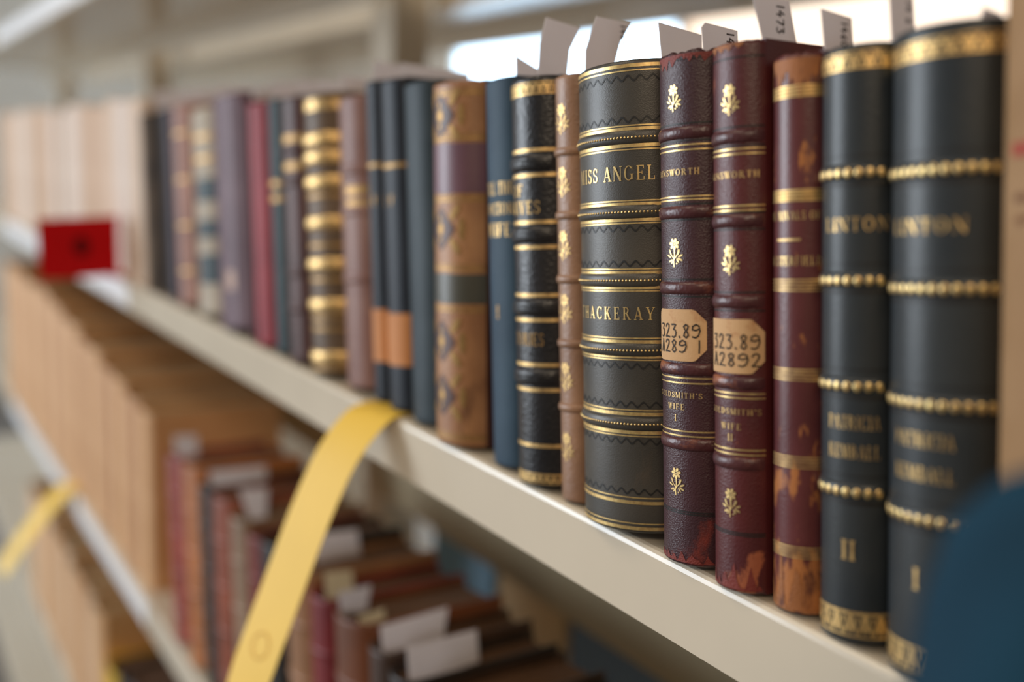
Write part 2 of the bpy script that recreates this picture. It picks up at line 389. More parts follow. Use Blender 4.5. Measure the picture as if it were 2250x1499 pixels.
    def wave(self, v, amp=.0009, period=.0047, wid=.0008, up=1):
        n = 190; rows = [[], []]
        for j in range(n + 1):
            s = self.half * (-.97 + 1.94 * j / n); q = v + up * amp * math.sin(2 * math.pi * s / period)
            rows[0].append(self.P(s, q - wid / 2, .00012)); rows[1].append(self.P(s, q + wid / 2, .00012))
        mb = MB(); mb.grid(rows); mb.build('blind_tooled_wave', BLIND, self.root, True)
    def dots(self, v, r, n, off, mat, name, s0=-.93, s1=.93, squash=.7, vr=None):
        mb = MB(); vr = vr or r
        for i in range(n):
            sc = self.half * (s0 + (s1 - s0) * (i + .5) / n)
            rows = []
            for e in range(4):
                a = e / 3 * math.pi / 2
                rows.append([self.P(sc + r * math.cos(a) * math.cos(t * math.pi / 4), v + vr * math.cos(a) * math.sin(t * math.pi / 4), off * (1 - abs(sc / self.half) ** 3) + r * squash * math.sin(a)) for t in range(8)])
            mb.grid(rows, True)
        return mb.build(name, mat, self.root, True)
    def rub(self, v1, dep, s0, s1, mat, seed, n=40, foot=False):
        """a rubbed or torn patch at the head (or foot) of the spine with a ragged edge"""
        lo = []; hi = []
        for j in range(n + 1):
            s = self.half * (s0 + (s1 - s0) * j / n); e = min(1, j / 4, (n - j) / 4)
            d = dep * e * max(.05, .5 + .8 * mnoise.noise((s * 500, seed, 1)) + .4 * mnoise.noise((s * 1500, seed, 5)))
            hi.append(self.P(s, v1, .0001)); lo.append(self.P(s, v1 + d if foot else v1 - d, .00016))
        mb = MB(); mb.grid([hi, lo] if foot else [lo, hi]); mb.build('rubbed_patch', mat, self.root, True)
    def border(self, v0, v1, n, mat, name='gilt_border', up=1):
        mb = MB(); hh = (v1 - v0)
        self.strip(mb, v0 + hh * (.10 if up > 0 else .90), hh * .12); self.strip(mb, v0 + hh * (.90 if up > 0 else .10), hh * .07)
        for i in range(n):
            c = self.half * (-.95 + 1.9 * (i + .5) / n); wd = self.half * 1.9 / n
            for p in (ellipse(0, .45, .30, .34), ellipse(-.34, .62, .10, .26, .5), ellipse(.34, .62, .10, .26, -.5), ellipse(.5, .32, .10, .14)):
                mb.add([self.P(c + x * wd, v0 + (y if up > 0 else 1 - y) * hh, .0002) for x, y in p], [tuple(range(len(p)))])
        return mb.build(name, mat, self.root)

def mm(*a): return [x * .001 for x in a]
GRP = 'old leather volumes standing on the middle shelf'
GAP = .0005

# --- leathers
L_BLACK = leather('charcoal_calf', srgb(62, 60, 56), srgb(82, 77, 70), .40, 2200, .10, srgb(96, 80, 66), .66, .85, 40)
L_PLUM = leather('plum_morocco', srgb(60, 33, 40), srgb(74, 41, 46), .40, 1900, .26, srgb(128, 52, 42), .66, .78, 70, (1, 1, .6), (.0, .022, .12))
L_PLUM2 = leather('red_plum_morocco', srgb(80, 33, 37), srgb(96, 38, 37), .38, 1700, .22, srgb(168, 96, 66), .66, .74, 85, (1, 1, .6), (.0, .024, .17))
L_PLUMB = leather('rubbed_plum_band', srgb(70, 38, 44), srgb(92, 50, 50), .34, 800, .2, srgb(158, 96, 66), .56, .70, 120, (.5, .5, 1))
L_MAROON = leather('scuffed_maroon_calf', srgb(84, 38, 40), srgb(108, 56, 56), .34, 1500, .12, srgb(176, 112, 64), .62, .68, 120, (1.4, 1.4, .5), (.002, .08, .18))
L_LINTON = leather('blue_black_cloth', srgb(44, 50, 55), srgb(58, 61, 62), .36, 1600, .12, srgb(104, 94, 80), .68, .9, 30, spec=.38)
L_BLACK2 = leather('black_morocco', srgb(26, 26, 30), srgb(42, 40, 42), .36, 700, .3)
L_CALF = leather('light_brown_calf', srgb(134, 100, 78), srgb(168, 128, 98), .42, 900, .2, srgb(92, 60, 40), .62, .8, 60)
L_TAN = leather('ornate_tan_calf', srgb(150, 102, 66), srgb(186, 136, 92), .45, 900, .2, srgb(96, 60, 38), .6, .75, 50)
L_BLUE = leather('slate_blue_cloth', srgb(50, 70, 88), srgb(62, 84, 102), .55, 1500, .2, spec=.2)
L_BLUE2 = leather('dark_slate_cloth', srgb(46, 58, 66), srgb(62, 74, 82), .5, 1500, .2, spec=.2)
L_NAVY = leather('navy_black_cloth', srgb(32, 38, 48), srgb(46, 52, 62), .45, 1500, .2, spec=.2)
L_MAUVE = leather('faded_mauve_calf', srgb(128, 92, 84), srgb(150, 116, 106), .42, 900, .2, srgb(112, 66, 46), .6, .75, 40, spec=.2)
L_OLIVE = leather('olive_brown_calf', srgb(92, 76, 60), srgb(118, 100, 84), .45, 900, .2, spec=.2)
L_DKBROWN = leather('dark_brown_calf', srgb(70, 44, 40), srgb(94, 64, 60), .42, 900, .2, spec=.2)
L_CRIMSON = leather('crimson_cloth', srgb(134, 34, 44), srgb(158, 52, 60), .5, 1500, .2, spec=.2)
L_PURPLE = leather('dusky_purple_cloth', srgb(96, 72, 82), srgb(114, 90, 100), .5, 1500, .2, spec=.2)
L_WINE = leather('wine_cloth', srgb(66, 18, 26), srgb(84, 28, 34), .5, 1500, .2, spec=.2)
L_GREY = leather('grey_beige_parchment', srgb(166, 154, 136), srgb(190, 178, 160), .55, 900, .1, srgb(84, 84, 78), .58, .72, 30, (.3, .3, 1.2), spec=.2)
L_ROSE = leather('rosy_brown_calf', srgb(142, 98, 80), srgb(168, 120, 102), .5, 900, .1, spec=.2)
L_MOTT = leather('mottled_grey_brown', srgb(78, 64, 50), srgb(112, 96, 80), .65, 900, .2, srgb(52, 42, 34), .5, .7, 45, spec=.2)
L_UMBER = leather('umber_black_cloth', srgb(28, 18, 11), srgb(40, 27, 17), .8, 1500, .2, spec=.2)
L_VIOLET = leather('violet_grey_cloth', srgb(64, 56, 70), srgb(80, 70, 84), .6, 1500, .2, spec=.2)
L_TEAL = leather('deep_teal_cloth', srgb(44, 60, 66), srgb(56, 74, 80), .5, 1500, .2, spec=.2)
L_ORANGE = leather('orange_paper_label', srgb(190, 122, 66), srgb(206, 140, 84), .7, 1500, .05)
L_PURPLEL = leather('purple_label_leather', srgb(106, 74, 88), srgb(130, 94, 104), .4, 900, .1)
L_GREENL = leather('dark_green_label_leather', srgb(70, 70, 62), srgb(90, 88, 78), .4, 900, .1)
L_DKLOZ = leather('dark_lozenge_leather', srgb(74, 46, 40), srgb(92, 60, 52), .45, 900, .1)
L_BUFF = leather('buff_cloth', srgb(150, 116, 80), srgb(168, 134, 98), .6, 1500, .2, spec=.2)
RUBT = leather('rubbed_tan', srgb(150, 92, 48), srgb(176, 112, 62), .6, 1500, .3, srgb(92, 46, 30), .55, .7, 200)
RUBR = leather('rubbed_red', srgb(120, 44, 38), srgb(140, 62, 48), .6, 1500, .3, srgb(84, 34, 32), .55, .7, 200)
STAINM = plain('brown_stain', srgb(120, 78, 40), .7, .3, 300)
REDPRINT = plain('red_print', srgb(158, 62, 40), .7, .2, 300)

# --- far left part of the row
def far(label, x0, yc, h, w, k, mat, **kw): return Book(label, x0, yc, h, w - GAP, k, mat, group=GRP, seg=20, **kw)
b = far('mottled grey-brown volume first in the row beside the pale volumes', -.7286, .000, .1714, .0252, .3, L_MOTT)
b = far('umber-black volume standing right of the mottled grey-brown one', -.7033, .006, .1725, .0550, .1, L_UMBER)
b = far('slim violet-grey volume between umber-black and rosy-brown books', -.6479, .004, .1755, .0228, .3, L_VIOLET)
b = far('rosy-brown calf volume left of the banded grey parchment spine', -.6250, .001, .1751, .0562, .3, L_ROSE)
b.rules([[(v, .003)] for v in mm(30, 70, 110, 150)], GOLDD)
b = far('grey parchment volume with dark bands left of the dusky purple one', -.5685, .000, .1695, .0716, .3, L_GREY)
b.rules([[(v, .004)] for v in mm(146, 128)], GOLDD)
for v0, v1 in ((.094, .112), (.064, .078), (.026, .050)): b.patch(v0, v1, L_TEAL, 'dark_band', -.1, 1)
b = far('wide dusky purple cloth volume left of the crimson book', -.4964, -.003, .1775, .0750, .2, L_PURPLE)
b.patch(.030, .045, L_TAN, 'small_label', .1, .45)
b = far('very thin wine-red volume beside the dusky purple one', -.4209, .003, .1778, .0105, .2, L_WINE)
b = far('bright crimson cloth volume in the left part of the row', -.4104, .001, .1734, .0359, .2, L_CRIMSON)
b = far('slim deep teal volume right of the crimson book', -.3743, .003, .1759, .0272, .3, L_TEAL)
for v in mm(118, 108): b.rules([[(v, .004)]], GOLDD)
b = far('dark brown calf volume left of the gold-striped spine', -.3469, .001, .1753, .0402, .3, L_DKBROWN)
for v in mm(140, 120, 60, 36): b.band(v, .003, .0012, L_DKBROWN)
b.rules([[(v, .005)] for v in mm(148, 130)], GOLDD, s0=-.3, s1=.9)
b = far('olive-brown volume with broad gold stripes across its spine', -.3065, .000, .1757, .0455, .35, L_OLIVE)
for v in mm(147.2, 136.1, 120.8, 95.6, 69.5, 43.9, 10.7):
    b.band(v, .0042, .0016, GOLDW, 'gilt_band')
b.rules([[(v, .0022)] for v in mm(112.4, 81.5, 60, 36, 29, 4)], GOLDD)
b.border(.165, .1725, 7, GOLDW)
b = far('faded mauve calf volume right of the gold-striped spine', -.2607, .004, .1729, .0456, .3, L_MAUVE)
for v in mm(130, 106, 66): b.band(v, .003, .0011, L_MAUVE)
b.rules([[(v, .005)] for v in mm(118, 110)], GOLDD, s0=0, s1=.9)
b = far('narrow navy-black volume with an orange label, left of its wider twin', -.2148, .005, .1824, .0195, .3, L_NAVY)
b.patch(.0235, .0538, L_ORANGE, 'orange_label'); b.rules([[(.1353, .0022)]], GOLDD); b.text('C F', 0, .113, .005, GOLDD)
b = far('wider navy-black volume with an orange label beside its narrow twin', -.1952, .004, .1818, .0281, .25, L_NAVY)
b.patch(.0253, .0544, L_ORANGE, 'orange_label'); b.rules([[(.1352, .0022)]], GOLDD); b.text('C F', 0, .114, .005, GOLDD)
b = far('plain dark slate cloth volume left of the ornate tan spine', -.1670, .003, .1785, .0350, .25, L_BLUE2)
# --- ornate tan calf
b = Book('ornate tan calf volume with a purple label and dark lozenges', -.1316, -.004, .1764, .0400, .34, L_TAN, lean=math.radians(4.2), group=GRP, torn=.001, boardmat=L_DKBROWN)
b.patch(.1235, .1469, L_PURPLEL, 'purple_label'); b.patch(.0705, .0847, L_GREENL, 'green_label')
b.rules([[(v, .0012), (v + .002, .0007)] for v in mm(149, 120, 87, 67, 4, 170)], GOLDD)
b.rules([[(.135, .0012)]], GOLDW, s0=-.3, s1=.7)
for v in mm(160.2, 106.3, 51.4, 24.7):
    b.patch(v - .0105, v + .0105, L_DKLOZ, 'dark_lozenge', -.0098 / b.half, .0098 / b.half, .0003, .0098)
    b.decal([ellipse(0, 0, .28, .34), ellipse(0, .55, .1, .16), ellipse(0, -.55, .1, .16)], 0, v, .009, GOLDD, 'gilt_ornament', .0005)
    for sx in (-1, 1):
        b.decal([ellipse(sx * .9, .75, .42, .18, sx * .9), ellipse(sx * .9, -.75, .42, .18, -sx * .9), ellipse(sx * 1.25, 0, .16, .5)], 0, v, .011, GOLDD, 'gilt_corner', .0003)
# --- blue cloth
b = Book('slate-blue cloth volume with gilt lettering beside the black banded spine', -.0788, .002, .1775, .0250 - GAP, .2, L_BLUE, group=GRP)
b.text('TILL THE', .001, .1255, .0055, GOLDW, .021); b.text('DOCTOR', .001, .1165, .0050, GOLDW, .021); b.text('WIFE', .001, .1065, .0060, GOLDW, .018); b.text('I', 0, .069, .006, GOLDD)
# --- black banded
b = Book('black volume with thin gold rules and gilt head and tail', -.0536, -.003, .1757, .0318 - GAP, .35, L_BLACK2, group=GRP)
for a, c in ((144.8, 134.3), (114.4, 103.8), (83.3, 72.6), (53.3, 42.4)):
    b.band((a + c) / 2000, .0036, .0016, L_BLACK2)
    for q in (-.0012, .0008):
        b.decal([ellipse(i * .5, 0, .12, .26, .6) for i in range(-6, 7)], 0, (a + c) / 2000 + q, .003, BLIND, 'band_tooling', .0018)
b.rules([[(v, .0016)] for v in mm(144.8, 134.3, 114.4, 103.8, 83.3, 72.6, 53.3, 42.4, 18.1)], GOLDW)
b.border(.1675, .1735, 12, GOLDW); b.border(.0010, .0062, 12, GOLDW, up=-1)
b.text('OF', -.003, .1255, .0052, GOLDW); b.text('WIVES', .001, .1180, .0055, GOLDW, .020); b.text('STORIES', .001, .0615, .0055, GOLDD, .021)
# --- thin brown calf
b = Book('thin light-brown calf volume with small gilt flowers left of the wide charcoal one', -.0216, .001, .1769, .0179 - GAP, .3, L_CALF, group=GRP)
for v in mm(145.9, 120.0, 93.7, 66.9, 40.0): b.band(v, .0018, .0013, L_CALF)
for v in mm(159.2, 133.6, 107.7, 81.5, 53.0, 23.4): b.decal(flower_polys(), 0, v - .006, .012, GOLDW, 'gilt_flower')

# --- MISS ANGEL
b = Book('wide charcoal volume lettered MISS ANGEL and THACKERAY in gold', -.0037, -.0075, .1764, .0504 - GAP, .33, L_BLACK, group=GRP, seg=44)
for v in mm(148.4, 121.1, 95.8, 69.8, 41.9): b.band(v, .0026, .0013, L_BLACK)
def grp2(thick, thin): return [(thick * .001, .0013), (thin * .001, .0005)]
b.rules([grp2(174.2, 172.4), grp2(151.3, 152.6), grp2(145.3, 143.9), grp2(123.9, 125.2), grp2(118.2, 116.9), grp2(98.6, 100.0), grp2(93.1, 91.8),
         grp2(72.8, 74.2), grp2(67.3, 66.0), grp2(45.6, 47.1), grp2(38.6, 37.2), grp2(11.8, 13.7), grp2(1.9, 3.8)], GOLD)
for v in mm(148.2, 121.0, 95.7, 69.6, 41.8): b.dots(v, .00042, 44, .0012, GOLD, 'gilt_dots', vr=.0005)
for v, u in ((169.7, 1), (154.7, -1), (115.0, 1), (102.0, -1), (63.7, -1), (49.2, 1), (35.2, -1), (16.0, 1)): b.wave(v * .001, up=u)
b.text('MISS ANGEL', .0061, .1326, .0054, GOLD, .0386, .14); b.text('THACKERAY', .0054, .0811, .0047, GOLD, .0385, .30)

# --- the two Ainsworth volumes
def ainsworth(label, x0, yc, h, w, mat, c, fl, bands, rules, t1, lab, t2, vol, n2, lines, torn):
    b = Book(label, x0, yc, h, w - GAP, .33, mat, group=GRP, seg=40, torn=torn)
    for v in bands: b.band(v * .001, .0022, .0012, L_PLUMB)
    for v in lines: b.rules([[(v * .001, .0005)]], BLIND, 'blind_rule', .00012)
    b.rules([[(a * .001, .0005), (q * .001, .0005)] for a, q in rules], GOLD)
    for v0, v1 in fl: b.decal(flower_polys(), c, v0 * .001, (v1 - v0) * .001, GOLD, 'gilt_flower')
    b.text('AINSWORTH', c, t1 * .001, .0022, GOLDW, .0205, .16)
    lb = b.patch(lab[0] * .001, lab[1] * .001, LABELP, 'paper_label', -lab[2] / b.half, lab[2] / b.half, .00035, .0042)
    p, wd = hand_polys('323.89'); b.decal(p, c - .0082, lab[3] * .001, .0047, INK, 'label_number', .0005, lb, sx=.0186 / wd)
    p, wd = hand_polys(n2); b.decal(p, c - .0082, lab[4] * .001, .0043, INK, 'label_number', .0005, lb, sx=.0188 / wd)
    b.text("GOLDSMITH'S", c, t2[0] * .001, .0020, GOLDW, .0215, .16); b.text('WIFE', c, t2[1] * .001, .0021, GOLDW, .0082, .22); b.text(vol, c, t2[2] * .001, .0024, GOLDW)
    if torn > .001: b.rub(h - .0016, .0055, -.6, .9, RUBR, 2.2); b.rub(.0012, .004, -.9, .9, RUBR, 4.1, foot=True)
    else: b.rub(h - .0008, .003, -.7, .5, RUBT, 7.7); b.rub(.0012, .008, -.9, .9, RUBR, 5.3, foot=True)
    return b
ainsworth('plum morocco volume I with gilt flowers and label A2891', .0470, -.0043, .1806, .0280, L_PLUM, .0006,
          [(160, 169), (106.5, 116.2), (25.2, 34.9)], [152.4, 125.2, 98.9, 70.4, 43.8], [(148.2, 146.5), (130.6, 129.5), (67.4, 65.6), (48.5, 46.8)], 138.0,
          (73.3, 91.5, .0128, 81.6, 76.4), (60.2, 56.0, 51.8), 'I', 'A289 1', [177.2, 155.5, 149.6, 128, 122.6, 102, 96, 19.7, 18.9], .0014)
ainsworth('red-plum morocco volume II with gilt flowers and label A2892', .0753, -.0042, .1821, .0226, L_PLUM2, .0018,
          [(158.6, 168.3), (106.8, 116.4), (25.8, 35.3)], [151.5, 124.4, 97.9, 71.0, 44.1], [(147.5, 145.9), (129.2, 127.7), (67.6, 66.1), (48.8, 47.2)], 138.2,
          (74.2, 92.2, .0135, 82.4, 76.6), (60.5, 55.4, 51.5), 'II', 'A2892', [176.7, 154.6, 148.6, 127, 121.6, 101, 95, 20.7, 19.9], .0004)
# --- scuffed maroon
b = Book('narrow maroon volume badly scuffed to tan at its foot', .0980, .0009, .1779, .0195 - GAP, .36, L_MAROON, group=GRP, seg=36, torn=.0016)
b.rub(.1779 - .0018, .013, -.9, .9, RUBT, 3.3); b.rub(.0012, .017, -.98, .98, RUBT, 9.4, foot=True)
b.rules([[(v * .001 + q, .00045) for q in (-.0017, -.0006, .0005, .0016)] for v in (166, 134, 106, 77.7, 49.7, 20.5)], GOLDW)
b.rules([[(166 * .001, .003)], [(134 * .001, .0034)]], GOLDD, off=.00012)
b.text('THE RIVALS OF', .0012, .1264, .0026, GOLD, .0205); b.rules([[(.1202, .0007)]], GOLDW, s0=-.3, s1=.42); b.text('CHESTERFIELD', .0012, .1122, .0028, GOLD, .0215)
# --- LINTON II and I
def linton(label, x0, yc, h, w, c, head, bands, t, vol, tail, lw):
    b = Book(label, x0, yc, h, w - GAP, .36, L_LINTON, group=GRP, seg=40)
    for v in bands:
        b.band(v * .001 + .0003, .0024, .0011, L_LINTON)
        b.dots(v * .001, .00118, int(b.half * 2 / .0034), .0009, GOLD, 'gilt_beads', squash=.22, vr=.0015, s0=-.85, s1=.85)
        b.rules([[(v * .001 - .0032, .0013)]], BLIND, 'blind_rule', .00012); b.rules([[(v * .001 + .0050, .0004)]], BLIND, 'blind_rule', .00012)
    b.border(head[0] * .001, head[1] * .001, int(b.half * 2 / .0045), GOLDW, up=1); b.border(tail[0] * .001, tail[1] * .001, int(b.half * 2 / .0045), GOLDW, up=-1)
    b.text('LINTON', c, t[0] * .001, .0040, GOLDW, lw, .16)
    b.text('PATRICIA', c, t[1] * .001, .0040, GOLDW, lw * .80); b.text('KEMBALL', c, t[2] * .001, .0040, GOLDW, lw * .80)
    b.text(vol, c - .001, t[3] * .001, .0060, GOLDW, None, .02)
    return b
linton('blue-black volume II lettered LINTON, PATRICIA KEMBALL', .1176, -.0005, .1783, .0248, .0046, (170.6, 176.5), (141.2, 109.7, 78.4, 46.5), (124.3, 65.6, 56.8, 25.8), 'II', (1.5, 10.5), .0203)
linton('blue-black volume I lettered LINTON, partly behind the teal cloth', .1425, -.0035, .1808, .0360, .0, (171.6, 177.5), (142.3, 110.6, 79.1, 47.0), (125.6, 67.2, 57.8, 27.0), 'I', (2.0, 11.0), .0236)
# --- buff volume at the right edge
b = Book('tall buff volume with a red mark at the right edge of the picture', .1830, -.0075, .1980, .0400, .12, L_BUFF, group=GRP)
b.patch(.148, .1515, REDPRINT, 'red_mark', -.8, .6); b.patch(.137, .139, STAINM, 'brown_stain', -.75, .4); b.decal([ellipse(0, 0, .5, .4), ellipse(.9, .2, .3, .25)], -.014, .1325, .003, STAINM, 'brown_stain')

# ------------------------------------------------------------------ paper slips in the heads of the books
BK = {'b1': (-.7286, .0252), 'b2': (-.6250, .0562), 'b3': (-.5685, .0716), 'b4b': (-.4209, .0105), 'b5': (-.4104, .0359), 'b7': (-.3469, .0402), 'b8': (-.3065, .0455), 'b9': (-.2607, .0456),
      'b11': (-.1952, .0281), 'b14': (-.0788, .0250), 'b15': (-.0536, .0318), 'b16': (-.0216, .0179), 'b17': (-.0037, .0504), 'b18': (.0470, .0280), 'b19': (.0753, .0226), 'b20': (.0980, .0195), 'b21': (.1176, .0248), 'b22': (.1425, .0381)}
def slip(label, x, pts, lean=D2, zb=0.0, curl=0.0, num=None, npos=None, nsize=.004, mat=None, group=None, drop=.004):
    """a thin piece of paper standing between the pages; pts (y, height) in mm, top-left first"""
    ys = [p[0] * .001 for p in pts]; vs = [p[1] * .001 for p in pts]; v0 = min(vs)
    root = empty('paper_slip', (x, sum(ys) / len(ys), zb), -lean); yo = sum(ys) / len(ys); tag(root, label, 'paper slip', group)
    n = len(pts); t = .00018
    def cx(v): return curl * max(0, (v - v0) / .02) ** 2 * .01
    low = sorted(range(n), key=lambda i: vs[i])[:2]
    P = [(y - yo, v - (drop if i in low else 0)) for i, (y, v) in enumerate(zip(ys, vs))]
    mb = MB(); vv = [(cx(v) + q, y, v) for q in (-t, t) for y, v in P]
    fs = [tuple(range(n)), tuple(range(2 * n - 1, n - 1, -1))] + [(i, n + i, n + (i + 1) % n, (i + 1) % n) for i in range(n)]
    mb.add(vv, fs); mb.build('paper', mat or PAPER, root)
    if num:
        p, wd = hand_polys(num, .16); mb = MB(); y0, z0 = npos[0] * .001 - yo, npos[1] * .001
        for q in p: mb.add([(cx(z0 - a * nsize) + t + .00012, y0 + bb * nsize, z0 - a * nsize) for a, bb in q], [tuple(range(len(q)))])
        mb.build('written_number', INK, root)
    return root
def bslip(label, bk, uf, pts, **kw):
    x0, w = BK[bk]; u = w * uf
    return slip(label, x0 + u * math.cos(D2), pts, zb=u * math.sin(D2), **kw)
SG = 'paper slips in the blurred books on the left'
bslip('low grey paper slip with a pointed corner behind the black banded volume', 'b14', .8, [(9.2, 187.5), (20.9, 182.5), (36.2, 180.6), (35.0, 177.0), (9.1, 175.9)])
bslip('tall curved paper slip left of the one over MISS ANGEL', 'b15', .65, [(8.4, 201.4), (26.5, 198.7), (20.6, 188.8), (18.2, 177.0), (3.1, 175.9), (4.6, 189.3)])
bslip('curved paper slip with faint figures rising left of MISS ANGEL', 'b16', .8, [(15.6, 200.9), (33.8, 199.9), (27.8, 191.3), (22.8, 180.7), (9.1, 177.7), (9.7, 186.9), (12.4, 193.5)], num='1464', npos=(28, 199), nsize=.0030)
bslip('blank paper slip with a slanting top edge behind plum volume I', 'b17', .8, [(10.6, 191.1), (32.4, 188.8), (32.3, 182.3), (12.5, 178.8)])
bslip('paper slip with a clipped corner marked 14, behind plum volume II', 'b18', .75, [(2.7, 188.2), (4.4, 190.0), (19.8, 188.7), (20.2, 183.7), (4.1, 179.9)], num='14', npos=(14.5, 188.0), nsize=.0034)
bslip('tilted paper slip marked 1473 above the maroon volume', 'b19', .75, [(2.3, 195.9), (19.0, 197.1), (24.5, 181.7), (8.3, 183.1)], num='1473', npos=(13.2, 195.4), nsize=.0034)
bslip('paper slip marked 1460 above the LINTON volume II', 'b20', .8, [(9.8, 191.5), (24.1, 190.0), (25.5, 180.2), (12.4, 177.9)], num='1460', npos=(19.2, 188.6), nsize=.0028)
bslip('upright paper slip cut by the top of the picture between the LINTON volumes', 'b21', .8, [(11.0, 195.7), (21.7, 197.0), (23.8, 182.3), (13.0, 180.7)], num='14 6', npos=(18.8, 192), nsize=.0026)
bslip('small shaded paper slip on LINTON volume I beside the buff volume', 'b22', .7, [(8.1, 185.0), (16.4, 183.9), (17.2, 179.4), (5.2, 179.2)])
bslip('paper slip behind the narrow navy volume with the orange label', 'b9', .8, [(18.4, 193.6), (43.1, 190.9), (41.3, 182.7), (15.9, 173)], drop=.001)
bslip('long low paper slip over the dark slate volume', 'b11', .75, [(10.2, 190.3), (53.6, 188.4), (54.3, 181.4), (12.6, 177.9)])
for lab, bk, uf, pts in (('paper slip at the right side of the gold-striped volume', 'b8', .8, [(16.0, 186.9), (36.7, 186.5), (34.3, 172.2), (16.9, 172.2)]),
                    ('small bright paper slip over the middle of the gold-striped volume', 'b8', .5, [(9.8, 186), (22, 184), (20.5, 172), (10.0, 172)]),
                    ('paper slip in the dark brown calf volume', 'b7', .7, [(8.1, 186.5), (30.5, 186.7), (28.4, 174.0), (9, 174)]),
                    ('paper slip in the bright crimson volume', 'b5', .8, [(12.6, 187.2), (32.7, 188.7), (32.1, 175.1), (13.3, 173.3)]),
                    ('paper slip in the very thin wine-red volume', 'b4b', .5, [(9.9, 187.9), (25.2, 189.0), (24.5, 175.0), (10.6, 175)]),
                    ('wide paper slip in the grey parchment volume', 'b3', .8, [(13.0, 187.0), (45.3, 187.8), (44.8, 170), (14.2, 170)]),
                    ('right-hand paper slip of two in the rosy-brown volume', 'b2', .8, [(14.2, 188.3), (36.1, 189.1), (35.2, 172), (15.2, 172)]),
                    ('left-hand paper slip of two in the rosy-brown volume', 'b2', .4, [(5.8, 189.8), (21.8, 190.1), (19.8, 174.0), (8, 173)]),
                    ('leftmost paper slip, in the mottled grey-brown volume', 'b1', .8, [(11.3, 193.2), (35.3, 194.9), (32.0, 172.6), (14.5, 170.7)])):
    bslip(lab, bk, uf, pts, group=SG)

# ------------------------------------------------------------------ pale volumes in the neighbouring bay
PALE = [leather('pale_buckram_%d' % i, srgb(*c), srgb(*d), .65, 1500, .15) for i, (c, d) in enumerate((((206, 178, 152), (214, 188, 164)), ((190, 154, 122), (200, 164, 132)), ((212, 192, 178), (220, 202, 188)), ((198, 164, 134), (206, 174, 146))))]
ORD = ['', 'second', 'third', 'fourth', 'fifth', 'sixth', 'seventh', 'eighth', 'ninth', 'tenth', 'eleventh', 'twelfth', 'thirteenth', 'fourteenth', 'fifteenth', 'sixteenth', 'seventeenth', 'eighteenth', 'nineteenth', 'twentieth', 'twenty-first']
x = -.762; i = 0; rp = random.Random(3)
PB = 'pale volumes on the middle shelf behind the red card'
while x > -1.86:
    w = rp.choice((.046, .055, .062, .074)); x -= w
    h = .181 + rp.random() * .012
    lab = 'pale cream volume at the right end of its row, beside the mottled book' if i == 0 else (ORD[i] + ' pale cream volume from the right end of the row by the red card' if i < 21 else 'pale cream volume at the far left of the row behind the red card')
    Book(lab, x, .004 + rp.random() * .006, h, w - .0012, .12, PALE[(i * 2 + (i // 3)) % 4], lean=0, depth=.14, group=PB, seg=12, pages=PAGES, board=.003)
    i += 1
x = -.775; i = 0; PB2 = 'tan volumes on the lower shelf under the red card'
TANV = [leather('tan_buckram_%d' % i, srgb(*c), srgb(*d), .65, 1500, .15) for i, (c, d) in enumerate((((206, 158, 108), (216, 170, 122)), ((186, 136, 90), (198, 150, 104)), ((212, 178, 142), (220, 188, 154))))]
while x > -1.86:
    w = rp.choice((.050, .060, .072)); x -= w
    h = .198 + min(.05, max(0, (-x - .85)) * .09) + rp.random() * .006
    lab = 'tan volume at the right end of the lower row, beside the dark red book' if i == 0 else (ORD[i] + ' tan volume from the right end of the lower row under the red card' if i < 21 else 'tan volume at the far left of the lower row under the red card')
    Book(lab, x, .004 + rp.random() * .004, h, w - .0012, .14, TANV[(i + i // 2) % 3], lean=0, depth=.15, zb=-.343, group=PB2, seg=12, board=.003)
    i += 1

# ------------------------------------------------------------------ books on the lower shelf
def lm(n, c, c2=None): return leather(n, srgb(*c), srgb(*(c2 or tuple(min(255, int(q * 1.2) + 4) for q in c))), .5, 900, .2)
LOW = [
 (-.668, .050, .186, 'dark red volume first on the lower shelf beside the tan ones', lm('dark_red_low', (130, 42, 34))),
 (-.616, .056, .192, 'orange-brown volume on the lower shelf right of the dark red one', lm('orange_brown_low', (160, 98, 50))),
 (-.558, .030, .186, 'slim black volume on the lower shelf right of the orange-brown one', lm('black_low', (34, 36, 36))),
 (-.527, .056, .188, 'russet volume on the lower shelf between black and grey-brown books', lm('russet_low', (126, 62, 38))),
 (-.469, .040, .186, 'grey-brown volume on the lower shelf left of the yellow strip', lm('grey_brown_low', (132, 108, 86))),
 (-.427, .034, .184, 'dull red volume on the lower shelf just behind the yellow strip', lm('dull_red_low', (110, 40, 34))),
 (-.391, .045, .192, 'black volume on the lower shelf behind the yellow strip', lm('black_low_b', (30, 26, 24))),
 (-.344, .050, .190, 'brown volume with a pale foot right of the yellow strip', lm('brown_low', (138, 98, 66))),
 (-.292, .040, .188, 'wine-red volume on the lower shelf right of the yellow strip', lm('wine_low', (112, 24, 28))),
 (-.250, .052, .192, 'chestnut volume on the lower shelf beside the wine-red one', lm('chestnut_low', (104, 58, 32))),
 (-.196, .030, .190, 'slim dark brown volume on the lower shelf under two pale slips', lm('dkbrown_low', (60, 40, 28))),
 (-.164, .030, .188, 'slim black-brown volume on the lower shelf right of the dark brown one', lm('blackbrown_low', (36, 28, 24))),
 (-.132, .042, .188, 'dark umber volume low down near the bottom edge', lm('umber_low', (52, 34, 22))),
 (-.088, .044, .190, 'black volume on the lower shelf farthest right but one', lm('black_low_c', (28, 26, 26))),
 (-.042, .044, .188, 'brown volume farthest right on the lower shelf', lm('brown_low_c', (70, 46, 30))),
]
LG = 'leather volumes on the lower shelf'
